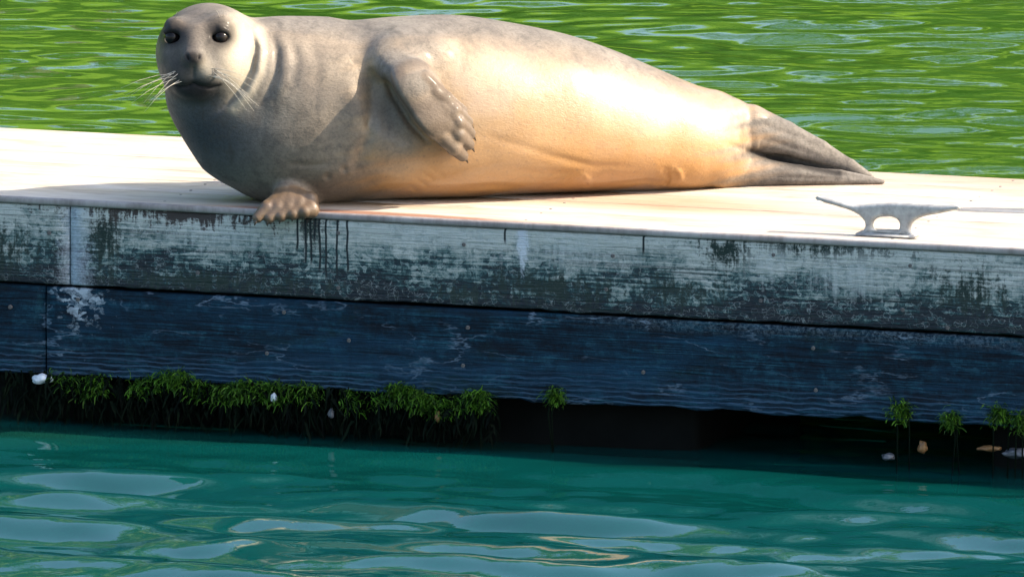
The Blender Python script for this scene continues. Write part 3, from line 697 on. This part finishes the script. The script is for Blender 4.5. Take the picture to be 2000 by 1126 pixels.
warm = np.maximum((1 - sm(.04, .34, V[:, 2])) * (1 - grey), 0)
dark = np.zeros(len(V))
for (a, b) in EYE: dark = np.maximum(dark, .93 * np.exp(-(((vx - a) / 34) ** 2 + ((vy - b + 3) / 31) ** 2) ** 1.8) * face)
for (a, b) in ((366, 111), (389, 111)): dark = np.maximum(dark, .95 * np.exp(-(((vx - a) / 6.5) ** 2 + ((vy - b) / 8) ** 2)) * face)
dark = np.maximum(dark, .85 * np.exp(-(((vx - 378) / 21) ** 2 + ((vy - 113) / 13) ** 2) ** 2) * face)
dark = np.maximum(dark, .9 * np.exp(-(seg_dist(vx, vy, CR[7][0]) / 4.5) ** 2) * face)
dark = np.maximum(dark, .88 * np.exp(-(((vx - 386) / 54) ** 2 + ((vy - 174) / 23) ** 2) ** 1.5) * face)
wet_shade = np.maximum(np.exp(-(((vx - 400) / 120) ** 2 + ((vy - 255) / 95) ** 2)), 1.1 * np.exp(-(((vx - 345) / 80) ** 2 + ((vy - 90) / 120) ** 2))) * (vx < 720); wet_shade = np.minimum(wet_shade, 1)  # wet chest, plus shade painted over the left of the head
dark = np.maximum(dark, .85 * np.exp(-(seg_dist(vx, vy, [(1462, 294), (1500, 306), (1580, 327), (1640, 340)]) / 8) ** 2) * (vx > 1455))  # shade in the gap between the hind flippers, painted dark
pale = .75 * np.exp(-(((vx - 470) / 30) ** 2 + ((vy - 115) / 75) ** 2)); pale = np.maximum(pale, .35 * np.exp(-(((vx - 404) / 16) ** 2 + ((vy - 135) / 22) ** 2)))  # sunlight on the right of the face painted as pale coat
dark = np.maximum(dark, .5 * np.exp(-(((vx - 345) / 30) ** 2 + ((vy - 125) / 36) ** 2)) * face)  # shade left of the muzzle painted into the coat
pale = np.maximum(pale, .42 * np.exp(-(seg_dist(vx, vy, CR[1][0]) / 13) ** 2) * (V[:, 1] < .36))  # sunlit neck roll painted pale
for nm, arr in (('grey', grey), ('dark', dark), ('pale', pale), ('warm', warm), ('wet_and_shade', wet_shade), ('paw', paw)):
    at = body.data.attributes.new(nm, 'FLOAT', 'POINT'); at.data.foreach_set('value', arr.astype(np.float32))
# eyes
for e in EYE_P:
    bm = bmesh.new(); bmesh.ops.create_uvsphere(bm, u_segments=24, v_segments=16, radius=.0210)
    o = bm_obj('eye', bm, M['eye'], seal); o.location = Vector(e - off)
# claws
for a, b in CLAWS:
    a, b = Vector(a), Vector(b); m = (a + b) / 2 + Vector((0, -.002, .003))
    v, f_ = tube([a - Vector(off), m - Vector(off), b - Vector(off)], [.0070, .0055, .0012], 8); mesh_obj('claw', v, f_, M['claw'], seal)
# whiskers
wr = random.Random(9)
for side in (-1, 1):
    for i in range(10):
        a = (352 + wr.uniform(-10, 8)) if side < 0 else (408 + wr.uniform(-8, 12)); b = 144 + wr.uniform(-14, 18)
        s = Vector(P(a, b, surf(a, b) + .002)); L = wr.uniform(.09, .15)
        ang = wr.uniform(-.1, .75)
        d = Vector((side * math.cos(ang), -.25 + wr.uniform(-.2, .2), -math.sin(ang) * .8)).normalized()
        pts = [s + d * L * t + Vector((0, 0, -.035 * t * t)) for t in (0, .33, .66, 1)]
        v, f_ = tube([p - Vector(off) for p in pts], [.0008, .0007, .0005, .0003], 5); mesh_obj('whisker', v, f_, M['whisk'], seal)
for (a, b, n_) in ((430, 36, 2), (342, 38, 1)):
    for i in range(n_):
        s = Vector(P(a + i * 5, b, surf(a + i * 5, b) + .002)); d = Vector((wr.uniform(-.3, .3), -.5, .9)).normalized()
        v, f_ = tube([s - Vector(off), s + d * .02 - Vector(off), s + d * .034 + Vector((0, 0, -.006)) - Vector(off)], [.0005, .0004, .0003], 5); mesh_obj('whisker', v, f_, M['whisk'], seal)

# ------------------------------------------------------------------ seaweed, shells
def weed(name, anchors, mat, lmin, lmax, wid, up, label, parent=None, seed=1):
    """curled ribbons growing from anchors (world points)"""
    r = random.Random(seed); Vv_, F_ = [], []
    for p in anchors:
        L = r.uniform(lmin, lmax); w = wid * r.uniform(.5, 1.4); a = r.uniform(0, 6.28)
        d = Vector((r.uniform(-.7, .7), r.uniform(-.9, .0), r.uniform(.2, 1) if up else r.uniform(-1, -.4))).normalized(); side = Vector((math.cos(a), math.sin(a), r.uniform(-.3, .3)))
        q = Vector(p); n0 = len(Vv_)
        for k in range(5):
            f = k / 4; ww = w * (1 - .75 * f) * (1 + .3 * math.sin(k * 2 + a))
            Vv_.append(q - side * ww); Vv_.append(q + side * ww + Vector((0, 0, r.uniform(-.3, .3) * w)))
            d = (d + Vector((r.uniform(-.35, .35), r.uniform(-.3, .3), (-.42 if up else -.25)))).normalized(); q = q + d * L / 4
        for k in range(4): F_.append((n0 + 2 * k, n0 + 2 * k + 1, n0 + 2 * k + 3, n0 + 2 * k + 2))
    o = mesh_obj(name, [tuple(v) for v in Vv_], F_, mat, parent)
    return o
def face_pt(u, z, out=.0):
    xy = u * UX + (0.008 - out) * VX; return (xy[0], xy[1], z)
wr = random.Random(21)
A1, A2, A3 = [], [], []
u0, _ = u_of(105, 760); u1, _ = u_of(955, 790)
dens = lambda u: .30 + .5 * mnoise.noise(Vector((u * 6.5, 1.7, 0))) + .35 * mnoise.noise(Vector((u * 17, 4.7, 0)))
while len(A1) < 4300:
    u = wr.uniform(u0, u1)
    f = (u - u0) / (u1 - u0)
    if wr.random() > dens(u) * min(1, f * 5 + .08) * 1.2: continue
    A1.append(face_pt(u, BOT + wr.uniform(-.042, .012) + .034 * mnoise.noise(Vector((u * 8, 0, 5))), wr.uniform(-.01, .03)))
for i in range(1900):
    u = wr.uniform(u0 - .15, u1 + .02); A2.append(face_pt(u, BOT + wr.uniform(-.085, .012), wr.uniform(-.03, .03)))
o = weed('green_seaweed', A1, M['weed'], .010, .042, .0024, True, '', seed=2); tag(o, 'bright green seaweed fringe growing along the lower edge of the dock face', 'seaweed', kind='stuff')
o = weed('hanging_seaweed', A2, M['weed_dark'], .012, .075, .0042, False, '', seed=3); tag(o, 'dark dripping seaweed hanging below the dock into the water', 'seaweed', kind='stuff')
TUFT = [(1085, 772, .8, 'small green weed tuft alone under the middle of the dock face'), (1760, 800, 1.0, 'green weed tuft left of the other right hand tufts, long stalk in the water'),
        (1858, 817, .8, 'thin green weed tuft second from left in the right hand row'), (1952, 808, 1.1, 'bushy curled green weed tuft near the right end of the dock'), (1995, 822, .9, 'green weed tuft cut by the right edge of the view')]
for i, (a, b, s, lab) in enumerate(TUFT):
    u, z = u_of(a, b); base = face_pt(u, z, .008)
    t = empty('seaweed_tuft', base); tag(t, lab, 'seaweed', 'weed tufts on the dock edge')
    r_ = random.Random(i)
    anc = [(r_.gauss(0, .013) * s, r_.uniform(-.016, .008), r_.gauss(.002, .012) * s - .018 * r_.random() ** 3) for _ in range(300)]
    weed('fronds', anc, M['weed'], .008, .032, .0026, True, '', t, seed=40 + i)
    for k in range(2):
        x0 = r_.gauss(0, .012); pts = [(x0, -.004, 0), (x0 + r_.gauss(0, .006), -.008, -.05), (x0 + r_.gauss(0, .008), -.006, WL - z + .0 - .03)]
        v, f_ = tube(pts, [.0036, .0022, .0018], 6); mesh_obj('stalk', v, f_, M['weed_dark'], t)
def lump(name, px, py, size, mat, label, cat, seed, out=.02, point=1.0):
    u, z = u_of(px, py); bm = bmesh.new(); bmesh.ops.create_icosphere(bm, subdivisions=3, radius=1)
    for v in bm.verts:
        n_ = mnoise.noise(v.co * 1.6 + Vector((seed, 0, 0))) * .35 + mnoise.noise(v.co * 4 + Vector((0, seed, 0))) * .16
        v.co = v.co * (1 + n_); v.co.z *= 1 if v.co.z < 0 else point
        v.co = Vector((v.co.x * size[0], v.co.y * size[1], v.co.z * size[2]))
    o = bm_obj(name, bm, mat); o.location = face_pt(u, z, out); tag(o, label, cat); return o
lump('shell_chunk', 85, 738, (.028, .016, .013), M['shellw'], 'pale blue white shell chunk stuck below the left board joint', 'shell', 1)
lump('mussel', 1800, 876, (.012, .010, .013), M['shellb'], 'pointed pale brown mussel between the two right hand weed stalks', 'mussel', 2, .0, 1.7)
lump('mussel', 1733, 892, (.018, .012, .009), M['shell'], 'small flat grey mussel at the waterline left of the long weed stalk', 'mussel', 3, .0)
lump('mussel', 1930, 876, (.030, .012, .007), M['shellb'], 'long brown mussel just under the bushy curled weed tuft', 'mussel', 4, .0)
lump('mussel', 1985, 885, (.035, .018, .013), M['shell'], 'large bluish grey mussel at the right end of the waterline', 'mussel', 5, .0)
mr = random.Random(5)
ml = [(540, 775, 'white oval', "under the seal's paw"), (652, 806, 'yellowish', 'below the drip lines'), (860, 812, 'orange brown teardrop', 'near the right end of the fringe')]
for i, (a, b, d, w) in enumerate(ml):
    lump('mussel', a, b, (.006 + .003 * mr.random(), .006, .008 + .005 * mr.random()), [M['shellw'], M['shell'], M['shellb']][i], d + ' mussel among the hanging weed ' + w, 'mussel', 10 + i, .03, 1.3)
